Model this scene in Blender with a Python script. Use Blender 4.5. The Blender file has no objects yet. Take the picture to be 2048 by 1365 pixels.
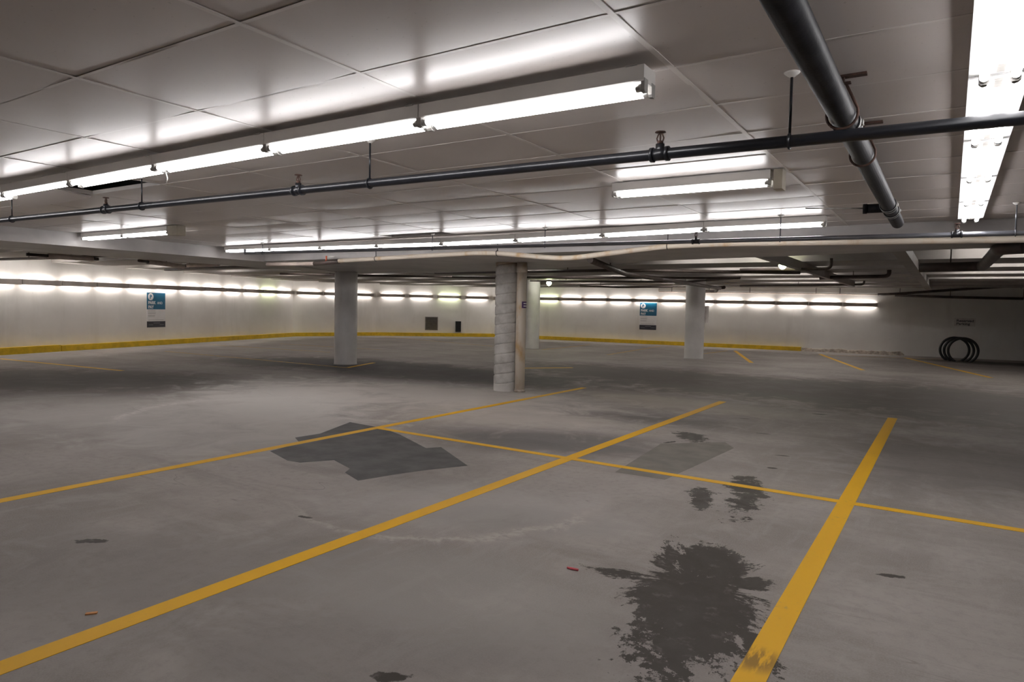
import bpy, math, random
from mathutils import Vector, Matrix

random.seed(7)
D = bpy.data
SC = bpy.context.scene
COL = SC.collection

# ------------------------------------------------------------------ camera
FPX = 1362.0                       # focal length in pixels of the 2048 px wide frame
PITCH, ROLL, YAW = math.radians(2.77), math.radians(1.17), math.radians(32.7)
EYE = Vector((0, 0, 1.53))
_fw0 = Vector((-math.sin(YAW), math.cos(YAW), 0))
_rt0 = Vector((math.cos(YAW), math.sin(YAW), 0))
_z = Vector((0, 0, 1))
FW = _fw0 * math.cos(PITCH) - _z * math.sin(PITCH)
_up = _fw0 * math.sin(PITCH) + _z * math.cos(PITCH)
RT = _rt0 * math.cos(ROLL) + _up * math.sin(ROLL)
UP = -_rt0 * math.sin(ROLL) + _up * math.cos(ROLL)

cam_data = D.cameras.new('camera')
cam_data.sensor_width = 36.0
cam_data.sensor_fit = 'HORIZONTAL'
cam_data.lens = FPX / 2048 * 36.0
cam_data.clip_start = 0.05
cam_data.clip_end = 200
cam = D.objects.new('camera', cam_data)
COL.objects.link(cam)
m = Matrix((RT, UP, -FW)).transposed().to_4x4()
m.translation = EYE
cam.matrix_world = m
SC.camera = cam

# ------------------------------------------------------------------ world, exposure
W = D.worlds.new('world')
SC.world = W
W.use_nodes = True
W.node_tree.nodes['Background'].inputs[0].default_value = (0, 0, 0, 1)
W.node_tree.nodes['Background'].inputs[1].default_value = 0.0
SC.view_settings.view_transform = 'Standard'
SC.view_settings.look = 'None'
SC.view_settings.gamma = 1
SC.view_settings.use_curve_mapping = False
SC.view_settings.exposure = 0.38
TUBE = 15.0                        # radiance of the ceiling strip tubes
WALL_TUBE = 36.0                   # radiance of the valance tubes
BAY_TUBE = 34.0                    # radiance of the tubes in the far ceiling recesses


def ray(x, y):
    return FW + RT * ((x - 1024) / FPX) - UP * ((y - 682.5) / FPX)


def atz(x, y, z=0.0):
    d = ray(x, y)
    return EYE + d * ((z - EYE.z) / d.z)


def atY(x, y, Y):
    d = ray(x, y)
    return EYE + d * (Y / d.y)


# ------------------------------------------------------------------ node helpers
class NT:
    def __init__(s, name):
        s.m = D.materials.new(name)
        s.m.use_nodes = True
        s.t = s.m.node_tree
        s.b = s.t.nodes['Principled BSDF']
        s._pos = None

    def n(s, typ, **kw):
        nd = s.t.nodes.new(typ)
        for k, v in kw.items():
            setattr(nd, k, v)
        return nd

    def put(s, sock, v):
        if hasattr(v, 'is_output'):
            s.t.links.new(v, sock)
        else:
            sock.default_value = v

    def M(s, op, a, b=0.0, c=0.0, clamp=False):
        nd = s.n('ShaderNodeMath', operation=op)
        nd.use_clamp = clamp
        for i, v in enumerate((a, b, c)):
            s.put(nd.inputs[i], v)
        return nd.outputs[0]

    def pos(s):
        if s._pos is None:
            s._pos = s.n('ShaderNodeNewGeometry').outputs['Position']
        return s._pos

    def xyz(s, v=None):
        nd = s.n('ShaderNodeSeparateXYZ')
        s.put(nd.inputs[0], v if v is not None else s.pos())
        return nd.outputs

    def vec(s, x, y, z):
        nd = s.n('ShaderNodeCombineXYZ')
        for i, v in enumerate((x, y, z)):
            s.put(nd.inputs[i], v)
        return nd.outputs[0]

    def noise(s, scale, detail=4, rough=.55, vec=None, stretch=None, distort=0.0):
        v = vec if vec is not None else s.pos()
        if stretch:
            mp = s.n('ShaderNodeMapping')
            mp.inputs['Scale'].default_value = stretch[:3]
            if len(stretch) > 3:
                mp.inputs['Rotation'].default_value = (0, 0, stretch[3])
            s.put(mp.inputs[0], v)
            v = mp.outputs[0]
        nd = s.n('ShaderNodeTexNoise')
        s.put(nd.inputs['Vector'], v)
        nd.inputs['Scale'].default_value = scale
        nd.inputs['Detail'].default_value = detail
        nd.inputs['Roughness'].default_value = rough
        nd.inputs['Distortion'].default_value = distort
        return nd.outputs[0]

    def ramp(s, v, lo, hi, a=0.0, b=1.0):
        nd = s.n('ShaderNodeMapRange', interpolation_type='SMOOTHSTEP')
        s.put(nd.inputs[0], v)
        for i, q in zip((1, 2, 3, 4), (lo, hi, a, b)):
            s.put(nd.inputs[i], q)
        return nd.outputs[0]

    def mix(s, f, a, b, mode='MIX'):
        nd = s.n('ShaderNodeMix', data_type='RGBA', blend_type=mode)
        s.put(nd.inputs[0], f)
        for i, v in ((6, a), (7, b)):
            if isinstance(v, tuple) and len(v) == 3:
                v = (*v, 1)
            s.put(nd.inputs[i], v)
        return nd.outputs[2]

    def bump(s, h, strength=.3, dist=.01):
        nd = s.n('ShaderNodeBump')
        nd.inputs['Strength'].default_value = strength
        nd.inputs['Distance'].default_value = dist
        s.put(nd.inputs['Height'], h)
        s.t.links.new(nd.outputs[0], s.b.inputs['Normal'])

    def out(s, col=None, rough=None, metal=None, spec=None):
        for k, v in (('Base Color', col), ('Roughness', rough), ('Metallic', metal), ('Specular IOR Level', spec)):
            if v is None:
                continue
            if isinstance(v, tuple) and len(v) == 3:
                v = (*v, 1)
            s.put(s.b.inputs[k], v)
        return s.m


def paint(name, c, rough=.5, metal=0.0, var=.12, scale=6.0, spec=.5, bump=0.0):
    t = NT(name)
    n = t.noise(scale, 5)
    d = tuple(x * (1 - var) for x in c)
    l = tuple(min(1, x * (1 + var)) for x in c)
    col = t.mix(t.ramp(n, .3, .7), d, l)
    if bump:
        t.bump(t.noise(scale * 8, 4), bump, .004)
    return t.out(col, rough, metal, spec)


def emitter(name, c, strength):
    t = NT(name)
    t.b.inputs['Base Color'].default_value = (.9, .9, .9, 1)
    t.b.inputs['Emission Color'].default_value = (*c, 1)
    t.b.inputs['Emission Strength'].default_value = strength
    return t.m


MAT = {}


def floor_material():
    t = NT('floor_concrete')
    x, y, z = t.xyz()
    big = t.noise(.45, 5, .62)
    mid = t.noise(1.6, 6, .66, distort=.8)
    fine = t.noise(14, 6, .68)
    grit = t.noise(110, 3, .65)
    streak = t.noise(1.1, 6, .66, stretch=(.30, 1.9, 1, .32))
    scuff = t.noise(3.0, 6, .7, stretch=(2.4, .35, 1, -.45))
    col = t.mix(t.ramp(big, .36, .66), (.215, .188, .174), (.345, .310, .290))
    col = t.mix(t.M('MULTIPLY', t.ramp(mid, .44, .68), .6), col, (.375, .345, .322))
    col = t.mix(t.M('MULTIPLY', t.ramp(streak, .48, .70), .65), col, (.180, .158, .146))
    col = t.mix(t.M('MULTIPLY', t.ramp(scuff, .50, .68), .40), col, (.355, .328, .308))
    col = t.mix(t.M('MULTIPLY', t.ramp(fine, .45, .70), .40), col, (.195, .174, .162))
    col = t.mix(t.M('MULTIPLY', t.ramp(grit, .38, .66), .45), col, (.345, .315, .290))

    def local(cx, cy, rot=0.0):
        dx = t.M('SUBTRACT', x, cx)
        dy = t.M('SUBTRACT', y, cy)
        c, s_ = math.cos(rot), math.sin(rot)
        u = t.M('ADD', t.M('MULTIPLY', dx, c), t.M('MULTIPLY', dy, s_))
        v = t.M('SUBTRACT', t.M('MULTIPLY', dy, c), t.M('MULTIPLY', dx, s_))
        return u, v

    def ell(cx, cy, rx, ry, rot=0.0, wob=.35, soft=.35, ns=None):
        u, v = local(cx, cy, rot)
        r = t.M('SQRT', t.M('ADD', t.M('POWER', t.M('DIVIDE', u, rx), 2), t.M('POWER', t.M('DIVIDE', v, ry), 2)))
        r = t.M('ADD', r, t.M('MULTIPLY', t.M('SUBTRACT', ns if ns is not None else mid, .5), wob * 2))
        return t.ramp(r, 1 - soft, 1 + soft, 1.0, 0.0)

    def band(px, width, val, strength, tone, wob=.5):
        """a worn streak along a floor polyline given in photo pixels"""
        pass

    # broad worn, dirty or simply darker zones of the slab
    for px, rx, ry, rot, tone, k in [
        ((830, 742), 4.8, 1.7, -.1, (.075, .066, .062), .9),    # dark traffic stains between the columns
        ((640, 728), 3.0, 1.5, .3, (.085, .076, .072), .8),
        ((1300, 752), 4.0, 2.0, -.2, (.095, .082, .073), .8),
        ((1560, 775), 3.6, 2.4, 0, (.095, .082, .073), .85),
        ((2010, 728), 2.2, .9, .0, (.06, .052, .047), .9),  # darker band along the wall base by the bike rack
        ((1880, 800), 2.8, 3.2, .2, (.10, .088, .079), .8),
        ((1900, 930), 1.2, 1.5, .2, (.13, .115, .105), .6),
        ((150, 760), 4.0, 1.8, .4, (.10, .088, .08), .8),
        ((1090, 880), 1.2, .7, .3, (.12, .112, .110), .75),
        ((1230, 835), 1.4, .5, .3, (.12, .112, .110), .7),
        ((1010, 1035), .6, .28, .3, (.13, .118, .110), .6),
        ((430, 1140), 1.3, .7, .5, (.18, .160, .150), .5),
        ((660, 1290), .8, .4, .5, (.19, .170, .160), .5),
        ((1200, 1300), .6, .4, .5, (.19, .170, .160), .45),
    ]:
        p = atz(*px)
        col = t.mix(t.M('MULTIPLY', ell(p.x, p.y, rx, ry, rot, .9, .5), k), col, tone)
    for px, rx, ry, rot, tone, k in [
        ((560, 800), 3.0, 1.4, -.7, (.56, .53, .50), .9),      # pale dusty ground before the columns
        ((900, 790), 2.8, 1.3, .2, (.52, .48, .445), .85),
        ((1000, 830), 1.8, 1.0, .2, (.46, .415, .375), .7),
        ((1330, 805), 1.6, .7, -.2, (.44, .39, .34), .65),
        ((950, 1010), 1.1, .6, .2, (.40, .375, .355), .6),
        ((250, 830), 2.6, 1.3, .2, (.42, .395, .37), .7),
        ((480, 890), 1.6, .8, .4, (.40, .375, .35), .6),
        ((640, 860), .9, .5, .3, (.42, .39, .36), .6),
        ((880, 1180), .9, .5, .3, (.33, .31, .292), .5),
    ]:
        p = atz(*px)
        col = t.mix(t.M('MULTIPLY', ell(p.x, p.y, rx, ry, rot, 1.2, .6), k), col, tone)
    # two chalky arcs left by old standing water
    for (cx, cy, R, wd, a0, a1, tone, k) in [
        (-7.9, 6.0, 1.75, .16, 1.75, 4.45, (.56, .53, .50), .85),
        (-3.55, 4.55, 1.32, .13, -1.75, .6, (.40, .355, .325), .5),
        (-3.55, 4.55, 1.32, .06, -2.3, .3, (.46, .42, .39), .5),
    ]:
        u, v = local(cx, cy)
        r = t.M('SQRT', t.M('ADD', t.M('MULTIPLY', u, u), t.M('MULTIPLY', v, v)))
        r = t.M('ADD', r, t.M('MULTIPLY', t.M('SUBTRACT', mid, .5), .5))
        ring = t.ramp(t.M('ABSOLUTE', t.M('SUBTRACT', r, R)), 0.0, wd, 1.0, 0.0)
        am = (a0 + a1) / 2
        hw = (a1 - a0) / 2
        cosd = t.M('ADD', t.M('MULTIPLY', u, math.cos(am)), t.M('MULTIPLY', v, math.sin(am)))
        cosd = t.M('DIVIDE', cosd, t.M('MAXIMUM', r, .05))
        seg = t.ramp(cosd, math.cos(hw), math.cos(hw * .6))
        rough_edge = t.ramp(fine, .35, .6)
        col = t.mix(t.M('MULTIPLY', t.M('MULTIPLY', ring, seg), t.M('MULTIPLY', rough_edge, k)), col, tone)
    # fine cracks / old saw marks
    crk = t.noise(.8, 3, .5, stretch=(.25, 1.3, 1, .3), distort=.4)
    line = t.ramp(t.M('ABSOLUTE', t.M('SUBTRACT', crk, .52)), 0.0, .0016, 1.0, 0.0)
    col = t.mix(t.M('MULTIPLY', line, t.M('MULTIPLY', t.ramp(big, .5, .6), .5)), col, (.12, .11, .10))
    rough = t.ramp(mid, .3, .7, .62, .8)
    # the old floor drips and the wet splash, streaked outwards by tyres
    wetmask = None
    sc = atz(1385, 1165)
    u0, v0 = local(sc.x, sc.y)
    rr = t.M('MAXIMUM', t.M('SQRT', t.M('ADD', t.M('MULTIPLY', u0, u0), t.M('MULTIPLY', v0, v0))), .01)
    inv = t.M('DIVIDE', 1.0, rr)
    rays = t.noise(5.0, 8, .82, vec=t.vec(t.M('MULTIPLY', u0, inv), t.M('MULTIPLY', v0, inv), t.M('MULTIPLY', rr, .8)))
    edge = t.M('ADD', t.M('MULTIPLY', t.M('SUBTRACT', rays, .5), 5.0), t.M('MULTIPLY', t.M('SUBTRACT', fine, .5), 2.2))

    def splash(px, py, rx, ry, lean, k):
        """an ellipse lying on the floor, its half axes given as photo pixels"""
        c = atz(px, py)
        a1 = atz(px + rx, py + lean) - c
        a2 = atz(px, py - ry) - c
        det = a1.x * a2.y - a1.y * a2.x
        dx = t.M('SUBTRACT', x, c.x)
        dy = t.M('SUBTRACT', y, c.y)
        p = t.M('ADD', t.M('MULTIPLY', dx, a2.y / det), t.M('MULTIPLY', dy, -a2.x / det))
        q = t.M('ADD', t.M('MULTIPLY', dx, -a1.y / det), t.M('MULTIPLY', dy, a1.x / det))
        r = t.M('SQRT', t.M('ADD', t.M('MULTIPLY', p, p), t.M('MULTIPLY', q, q)))
        return t.ramp(t.M('ADD', r, t.M('MULTIPLY', edge, k)), .95, 1.05, 1.0, 0.0)

    for q in [(1372, 1190, 118, 56, 0, .45), (1400, 1225, 118, 66, 0, .60), (1345, 1285, 85, 66, -10, 1.0), (1430, 1275, 60, 56, 10, 1.0),
              (1505, 1285, 62, 30, 62, .8), (1425, 1128, 78, 34, 8, .5), (1338, 1120, 30, 26, -8, 1.0), (1495, 1165, 48, 14, 3, .6),
              (1490, 972, 34, 17, 3, .7), (1490, 1000, 34, 24, -6, 1.2), (1400, 994, 22, 16, 3, 1.3), (1380, 874, 34, 9, 6, .8), (1235, 1148, 55, 9, 8, 1.2)]:
        mk = splash(*q)
        wetmask = mk if wetmask is None else t.M('MAXIMUM', wetmask, mk)
    for px, rx, ry, rot in [
        ((180, 1083), .10, .04, .6), ((780, 1355), .07, .04, .6), ((1640, 829), .11, .04, .2),
        ((1565, 912), .09, .02, .2), ((1545, 937), .05, .03, .2), ((1527, 868), .08, .02, .1), ((1490, 838), .07, .02, .1),
        ((1785, 1153), .07, .03, .3), ((610, 1035), .06, .02, .2), ((1340, 885), .10, .03, 1.2),
    ]:
        p = atz(*px)
        wetmask = t.M('MAXIMUM', wetmask, ell(p.x, p.y, rx, ry, rot, 1.1, .12, fine))
    wetmask = t.M('MULTIPLY', wetmask, t.ramp(t.noise(9, 5, .7), .28, .45, .7, 1.0))
    col = t.mix(t.M('MULTIPLY', wetmask, .92), col, (.030, .024, .018))
    rough = t.M('MULTIPLY_ADD', wetmask, -.12, rough)
    t.bump(t.M('ADD', fine, t.M('MULTIPLY', grit, .4)), .22, .004)
    return t.out(col, rough, 0.0, .22)


def wall_material():
    t = NT('white_painted_wall')
    big = t.noise(.5, 5, .6)
    run = t.noise(1.1, 5, .6, stretch=(1.2, 1.2, .22))
    fine = t.noise(9, 6, .7)
    col = t.mix(t.ramp(big, .35, .7), (.75, .72, .70), (.84, .82, .80))
    col = t.mix(t.M('MULTIPLY', t.ramp(run, .52, .8), .35), col, (.47, .43, .395))
    col = t.mix(t.M('MULTIPLY', t.ramp(fine, .66, .72), .35), col, (.45, .42, .39))
    t.bump(fine, .15, .006)
    return t.out(col, .55, 0, .4)


def line_material():
    t = NT('yellow_line_paint')
    wear = t.noise(22, 6, .7)
    wear2 = t.noise(2.2, 4, .6)
    k = t.ramp(t.M('ADD', wear, t.M('MULTIPLY', wear2, .5)), .86, 1.0)
    col = t.mix(t.noise(1.5, 3), (.70, .37, .006), (.80, .44, .010))
    col = t.mix(t.M('MULTIPLY', k, .4), col, (.30, .22, .12))
    # tyre smear of the splash across the paint
    p = atz(1510, 1320)
    x, y, z = t.xyz()
    d = t.M('SQRT', t.M('ADD', t.M('POWER', t.M('SUBTRACT', x, p.x), 2), t.M('POWER', t.M('SUBTRACT', y, p.y), 2)))
    sm = t.M('MULTIPLY', t.ramp(d, .05, .16, 1, 0), t.ramp(t.noise(9, 4, .6, stretch=(3, .5, 1, .5)), .4, .55))
    col = t.mix(t.M('MULTIPLY', sm, .75), col, (.16, .09, .02))
    return t.out(col, .6, 0, .35)


def faded_line_material():
    t = NT('faded_yellow_line_paint')
    wear = t.noise(10, 6, .7)
    col = t.mix(t.ramp(wear, .40, .62), (.50, .28, .03), (.30, .24, .17))
    return t.out(col, .65, 0, .3)


def tile_material():
    t = NT('vinyl_faced_ceiling_tile')
    oi = t.n('ShaderNodeObjectInfo')
    rnd = oi.outputs['Random']
    big = t.noise(.9, 4, .55)
    speck = t.noise(55, 2, .5)
    col = t.mix(rnd, (.47, .42, .395), (.56, .51, .485))
    col = t.mix(t.M('MULTIPLY', t.ramp(big, .45, .75), .35), col, (.37, .33, .295))
    col = t.mix(t.M('MULTIPLY', t.ramp(speck, .70, .74), .45), col, (.25, .22, .2))
    t.bump(t.noise(160, 2, .5), .06, .001)
    return t.out(col, t.M('MULTIPLY_ADD', rnd, .08, .30), 0, .85)


def column_material():
    t = NT('grey_spiral_formed_concrete')
    n = t.noise(5, 6, .65)
    col = t.mix(t.ramp(n, .3, .7), (.40, .38, .355), (.56, .545, .52))
    z = t.xyz()[2]
    white = t.ramp(t.M('ADD', z, t.M('MULTIPLY', t.noise(9, 4), .12)), .12, .26, 1, 0)
    col = t.mix(t.M('MULTIPLY', white, .6), col, (.68, .65, .62))
    rust = t.M('MULTIPLY', t.ramp(t.M('ADD', z, t.M('MULTIPLY', t.noise(6, 4), .3)), 2.38, 2.5), .6)
    col = t.mix(rust, col, (.36, .24, .13))
    t.bump(n, .3, .01)
    return t.out(col, .75, 0, .3)


def cream_pipe_material():
    t = NT('cream_painted_pipe')
    n = t.noise(4, 5, .6, stretch=(1, 1, .5))
    col = t.mix(t.ramp(n, .5, .72), (.62, .55, .46), (.50, .34, .18))
    return t.out(col, .5, 0, .4)


MAT['floor'] = floor_material()
MAT['wall'] = wall_material()
MAT['line'] = line_material()
MAT['oldline'] = faded_line_material()
MAT['tile'] = tile_material()
MAT['spiral'] = column_material()
MAT['cream'] = cream_pipe_material()
MAT['tee'] = paint('ceiling_tee_metal', (.62, .58, .55), .35, 0, .08, 3)
MAT['slab'] = paint('grey_slab_soffit', (.40, .38, .36), .8, 0, .2, 2)
MAT['joist'] = paint('painted_concrete_joist', (.31, .285, .265), .6, 0, .1, 1.2)
MAT['beam'] = paint('grey_painted_beam', (.39, .37, .36), .4, 0, .16, 1.5, bump=.1)
MAT['column'] = paint('white_painted_column', (.66, .64, .63), .5, 0, .06, 3)
MAT['curb'] = paint('yellow_curb_paint', (.66, .43, .012), .5, 0, .14, 5, bump=.2)
MAT['rubble'] = paint('broken_curb_concrete', (.42, .36, .31), .85, 0, .35, 9, bump=.6)
MAT['housing'] = paint('white_enamel_housing', (.70, .68, .65), .35, 0, .04, 3)
MAT['reflector'] = paint('white_reflector_pan', (.86, .86, .86), .3, 0, .02, 3)
MAT['valance'] = paint('valance_board_grey', (.44, .40, .37), .6, 0, .12, 2.2)
MAT['socket'] = paint('grey_lamp_holder', (.34, .33, .31), .45, 0, .1, 20)
MAT['cap'] = paint('tube_end_cap', (.55, .55, .54), .3, .8, .1, 20)
MAT['tube'] = emitter('fluorescent_tube', (1.0, .975, .985), TUBE)
MAT['tubewarm'] = emitter('wall_fluorescent_tube', (1.0, .955, .90), WALL_TUBE)
MAT['tubegreen'] = emitter('greenish_fluorescent_tube', (.90, 1.0, .66), WALL_TUBE)
MAT['globe'] = emitter('green_white_globe_lamp', (.88, 1.0, .50), 40.0)
MAT['tubebay'] = emitter('recess_fluorescent_tube', (1.0, .96, .93), BAY_TUBE)
MAT['blackpipe'] = paint('black_steel_pipe', (.014, .015, .019), .30, .2, .2, 4, .6)
MAT['darkpipe'] = paint('dark_brown_steel_pipe', (.075, .055, .048), .5, .2, .3, 4)
MAT['silverpipe'] = paint('dull_blue_grey_steel_pipe', (.16, .165, .185), .30, .5, .2, 3)
MAT['castiron'] = paint('black_cast_iron_pipe', (.012, .012, .014), .5, 0, .3, 9, .12, bump=.15)
MAT['rust'] = paint('rusty_iron', (.07, .036, .026), .7, .3, .4, 20)
MAT['steel'] = paint('zinc_steel', (.52, .52, .50), .35, .9, .15, 20)
MAT['white'] = paint('white_plastic', (.72, .70, .67), .45, 0, .04, 10)
MAT['insul'] = paint('pinkish_pipe_insulation', (.60, .50, .44), .7, 0, .12, 6)
MAT['red'] = paint('red_orange_enamel', (.62, .10, .03), .4, 0, .15, 10)
MAT['blue'] = paint('teal_blue_sign_print', (.006, .105, .200), .35, 0, .06, 3)
MAT['signwhite'] = paint('white_sign_print', (.74, .72, .73), .35, 0, .03, 3)
MAT['signdark'] = paint('charcoal_sign_print', (.040, .040, .055), .35, 0, .1, 3)
MAT['print'] = paint('grey_small_print', (.33, .31, .33), .5, 0, .1, 30)
MAT['printpale'] = paint('pale_small_print', (.22, .22, .25), .5, 0, .1, 30)
MAT['patch'] = paint('dark_floor_coating', (.058, .054, .052), .6, 0, .4, 3.5, .4, bump=.2)
MAT['palepatch'] = paint('olive_grey_floor_coating', (.165, .150, .130), .65, 0, .15, 4, .4)
MAT['black'] = paint('black_powder_coat', (.012, .012, .013), .4, 0, .2, 8)
MAT['vent'] = paint('grey_vent_metal', (.25, .23, .22), .5, .4, .1, 8)
MAT['beige'] = paint('beige_junction_box', (.42, .38, .30), .5, 0, .1, 8)
MAT['plaque'] = paint('weathered_white_plate', (.66, .62, .60), .5, 0, .08, 9)
MAT['purple'] = paint('purple_label_print', (.06, .02, .10), .4, 0, .1, 9)
MAT['pink'] = paint('pink_red_plastic', (.62, .10, .12), .4, 0, .1, 9)
MAT['orange'] = paint('orange_brown_paper', (.55, .24, .08), .7, 0, .1, 9)


# ------------------------------------------------------------------ mesh helpers
class MB:
    def __init__(s):
        s.v, s.f, s.sm = [], [], []

    def add(s, vs, fs, smooth=False):
        o = len(s.v)
        s.v += [tuple(p) for p in vs]
        s.f += [tuple(i + o for i in q) for q in fs]
        s.sm += [smooth] * len(fs)
        return s

    def box(s, c, d, rot=None):
        vs = [Vector((sx * d[0] / 2, sy * d[1] / 2, sz * d[2] / 2)) for sx in (-1, 1) for sy in (-1, 1) for sz in (-1, 1)]
        if rot is not None:
            vs = [rot @ v for v in vs]
        c = Vector(c)
        return s.add([v + c for v in vs], [(0, 1, 3, 2), (4, 6, 7, 5), (0, 4, 5, 1), (2, 3, 7, 6), (0, 2, 6, 4), (1, 5, 7, 3)])

    def prism(s, poly, z0, z1):
        n = len(poly)
        a = sum(poly[i][0] * poly[(i + 1) % n][1] - poly[(i + 1) % n][0] * poly[i][1] for i in range(n))
        if a < 0:
            poly = poly[::-1]
        vs = [(p[0], p[1], z0) for p in poly] + [(p[0], p[1], z1) for p in poly]
        fs = [tuple(range(n))[::-1], tuple(range(n, 2 * n))] + [(i, (i + 1) % n, (i + 1) % n + n, i + n) for i in range(n)]
        return s.add(vs, fs)

    def profile(s, poly, x0, x1):
        """poly in (y,z) swept along x"""
        n = len(poly)
        vs = [(x0, p[0], p[1]) for p in poly] + [(x1, p[0], p[1]) for p in poly]
        fs = [tuple(range(n)), tuple(range(n, 2 * n))[::-1]] + [(i, i + n, (i + 1) % n + n, (i + 1) % n) for i in range(n)]
        return s.add(vs, fs)

    def tube(s, pts, r, n=12, caps=True, closed=False):
        pts = [Vector(p) for p in pts]
        rr = r if isinstance(r, (list, tuple)) else [r] * len(pts)
        vs, fs = [], []
        ref = None
        N = len(pts)
        for i, p in enumerate(pts):
            if closed:
                d = pts[(i + 1) % N] - pts[i - 1]
            else:
                d = pts[min(i + 1, N - 1)] - pts[max(i - 1, 0)]
            d.normalize()
            if ref is None:
                ref = Vector((0, 0, 1)) if abs(d.z) < .9 else Vector((1, 0, 0))
            a = d.cross(ref).normalized()
            b = a.cross(d).normalized()
            ref = b
            for k in range(n):
                q = 2 * math.pi * k / n
                vs.append(p + (a * math.cos(q) + b * math.sin(q)) * rr[i])
        for i in range(N if closed else N - 1):
            j = (i + 1) % N
            for k in range(n):
                k2 = (k + 1) % n
                fs.append((i * n + k, i * n + k2, j * n + k2, j * n + k))
        s.add(vs, fs, True)
        if caps and not closed:
            o = len(s.v) - len(vs)
            s.f += [tuple(o + k for k in range(n))[::-1], tuple(o + (N - 1) * n + k for k in range(n))]
            s.sm += [False, False]
        return s

    def lathe(s, prof, c=(0, 0, 0), n=32):
        vs, fs = [], []
        for r, z in prof:
            for k in range(n):
                q = 2 * math.pi * k / n
                vs.append((c[0] + r * math.cos(q), c[1] + r * math.sin(q), c[2] + z))
        for i in range(len(prof) - 1):
            for k in range(n):
                k2 = (k + 1) % n
                fs.append((i * n + k, i * n + k2, (i + 1) * n + k2, (i + 1) * n + k))
        s.add(vs, fs, True)
        o = len(s.v) - len(vs)
        L = (len(prof) - 1) * n
        s.f += [tuple(o + k for k in range(n))[::-1], tuple(o + L + k for k in range(n))]
        s.sm += [False, False]
        return s

    def mesh(s, name, mat):
        me = D.meshes.new(name)
        me.from_pydata(s.v, [], s.f)
        me.polygons.foreach_set('use_smooth', s.sm)
        me.materials.append(MAT[mat] if isinstance(mat, str) else mat)
        me.update()
        return me

    def build(s, name, mat, parent=None):
        return obj(name, s.mesh(name, mat), parent)


def obj(name, me, parent=None):
    o = D.objects.new(name, me)
    COL.objects.link(o)
    if parent is not None:
        o.parent = parent
    return o


def tag(o, label=None, cat=None, group=None, kind=None):
    for k, v in (('label', label), ('category', cat), ('group', group), ('kind', kind)):
        if v:
            o[k] = v
    return o


def thing(name, label, cat, loc=(0, 0, 0), rot=None, group=None):
    o = D.objects.new(name, None)
    COL.objects.link(o)
    o.empty_display_size = .1
    o.location = loc
    if rot is not None:
        o.rotation_euler = rot
    return tag(o, label, cat, group)


def text_mesh(name, body, size, mat, bold=0.0):
    cu = D.curves.new(name, 'FONT')
    cu.body = body
    cu.size = size
    cu.extrude = .0008
    cu.offset = bold
    tmp = D.objects.new('tmp', cu)
    COL.objects.link(tmp)
    dg = bpy.context.evaluated_depsgraph_get()
    me = D.meshes.new_from_object(tmp.evaluated_get(dg))
    D.objects.remove(tmp)
    me.name = name
    me.materials.clear()
    me.materials.append(MAT[mat])
    return me


# ------------------------------------------------------------------ the shell
CZ = 2.56                                        # underside of the suspended ceiling
SLAB = 2.86
WALLP = [(-16.7, -6.0), (-25.9, 21.3), (-24.4, 25.2), (-20.2, 29.5), (-2.4, 30.4), (4.2, 30.7), (9.0, 29.0), (9.0, -6.0)]

floor = MB().prism([(p[0] * 1.03, p[1] * 1.03) for p in WALLP], -.12, 0).build('floor', 'floor')
tag(floor, 'worn grey concrete garage floor with stains and yellow stall lines', 'floor', kind='structure')
ceiling = MB().prism([(p[0] * 1.03, p[1] * 1.03) for p in WALLP], SLAB, SLAB + .15).build('ceiling', 'slab')
tag(ceiling, 'low garage ceiling of large suspended tiles in a metal grid', 'ceiling', kind='structure')


def wall(name, pts, label):
    out = []
    for i, p in enumerate(pts):
        p = Vector(p)
        ns = []
        if i > 0:
            d = (p - Vector(pts[i - 1])).normalized()
            ns.append(Vector((-d.y, d.x)))
        if i < len(pts) - 1:
            d = (Vector(pts[i + 1]) - p).normalized()
            ns.append(Vector((-d.y, d.x)))
        nn = sum(ns, Vector((0, 0))) / len(ns)
        out.append(p + nn * .2)
    mb = MB().prism([tuple(p) for p in pts] + [tuple(p) for p in reversed(out)], 0, SLAB)
    o = mb.build(name, 'wall')
    return tag(o, label, 'wall', kind='structure')


wall('wall_left', WALLP[0:2], 'white painted concrete wall lit by the long valance lights')
wall('wall_corner', WALLP[1:4], 'white wall rounding the far corner of the garage')
wall('wall_back', WALLP[3:5], 'white back wall with vent and parking sign')
wall('wall_right', WALLP[4:8], 'dim white wall behind the hoop bike rack')
wall('wall_front', [WALLP[7], WALLP[0]], 'white wall behind the viewer')


def along(pts, s0, s1):
    """sub-polyline between two arc lengths"""
    out, acc = [], 0.0
    for i in range(len(pts) - 1):
        a, b = Vector(pts[i]), Vector(pts[i + 1])
        L = (b - a).length
        lo, hi = max(s0, acc), min(s1, acc + L)
        if hi > lo + 1e-6:
            if not out:
                out.append(a + (b - a) * ((lo - acc) / L))
            out.append(a + (b - a) * ((hi - acc) / L))
        acc += L
    return out


def arclen(pts, p):
    """arc length of the point of the polyline nearest p"""
    best, acc = (1e9, 0), 0.0
    for i in range(len(pts) - 1):
        a, b = Vector(pts[i]), Vector(pts[i + 1])
        L = (b - a).length
        t = max(0, min(1, (Vector(p) - a).dot(b - a) / L ** 2))
        d = (a + (b - a) * t - Vector(p)).length
        if d < best[0]:
            best = (d, acc + t * L)
        acc += L
    return best[1]


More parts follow.
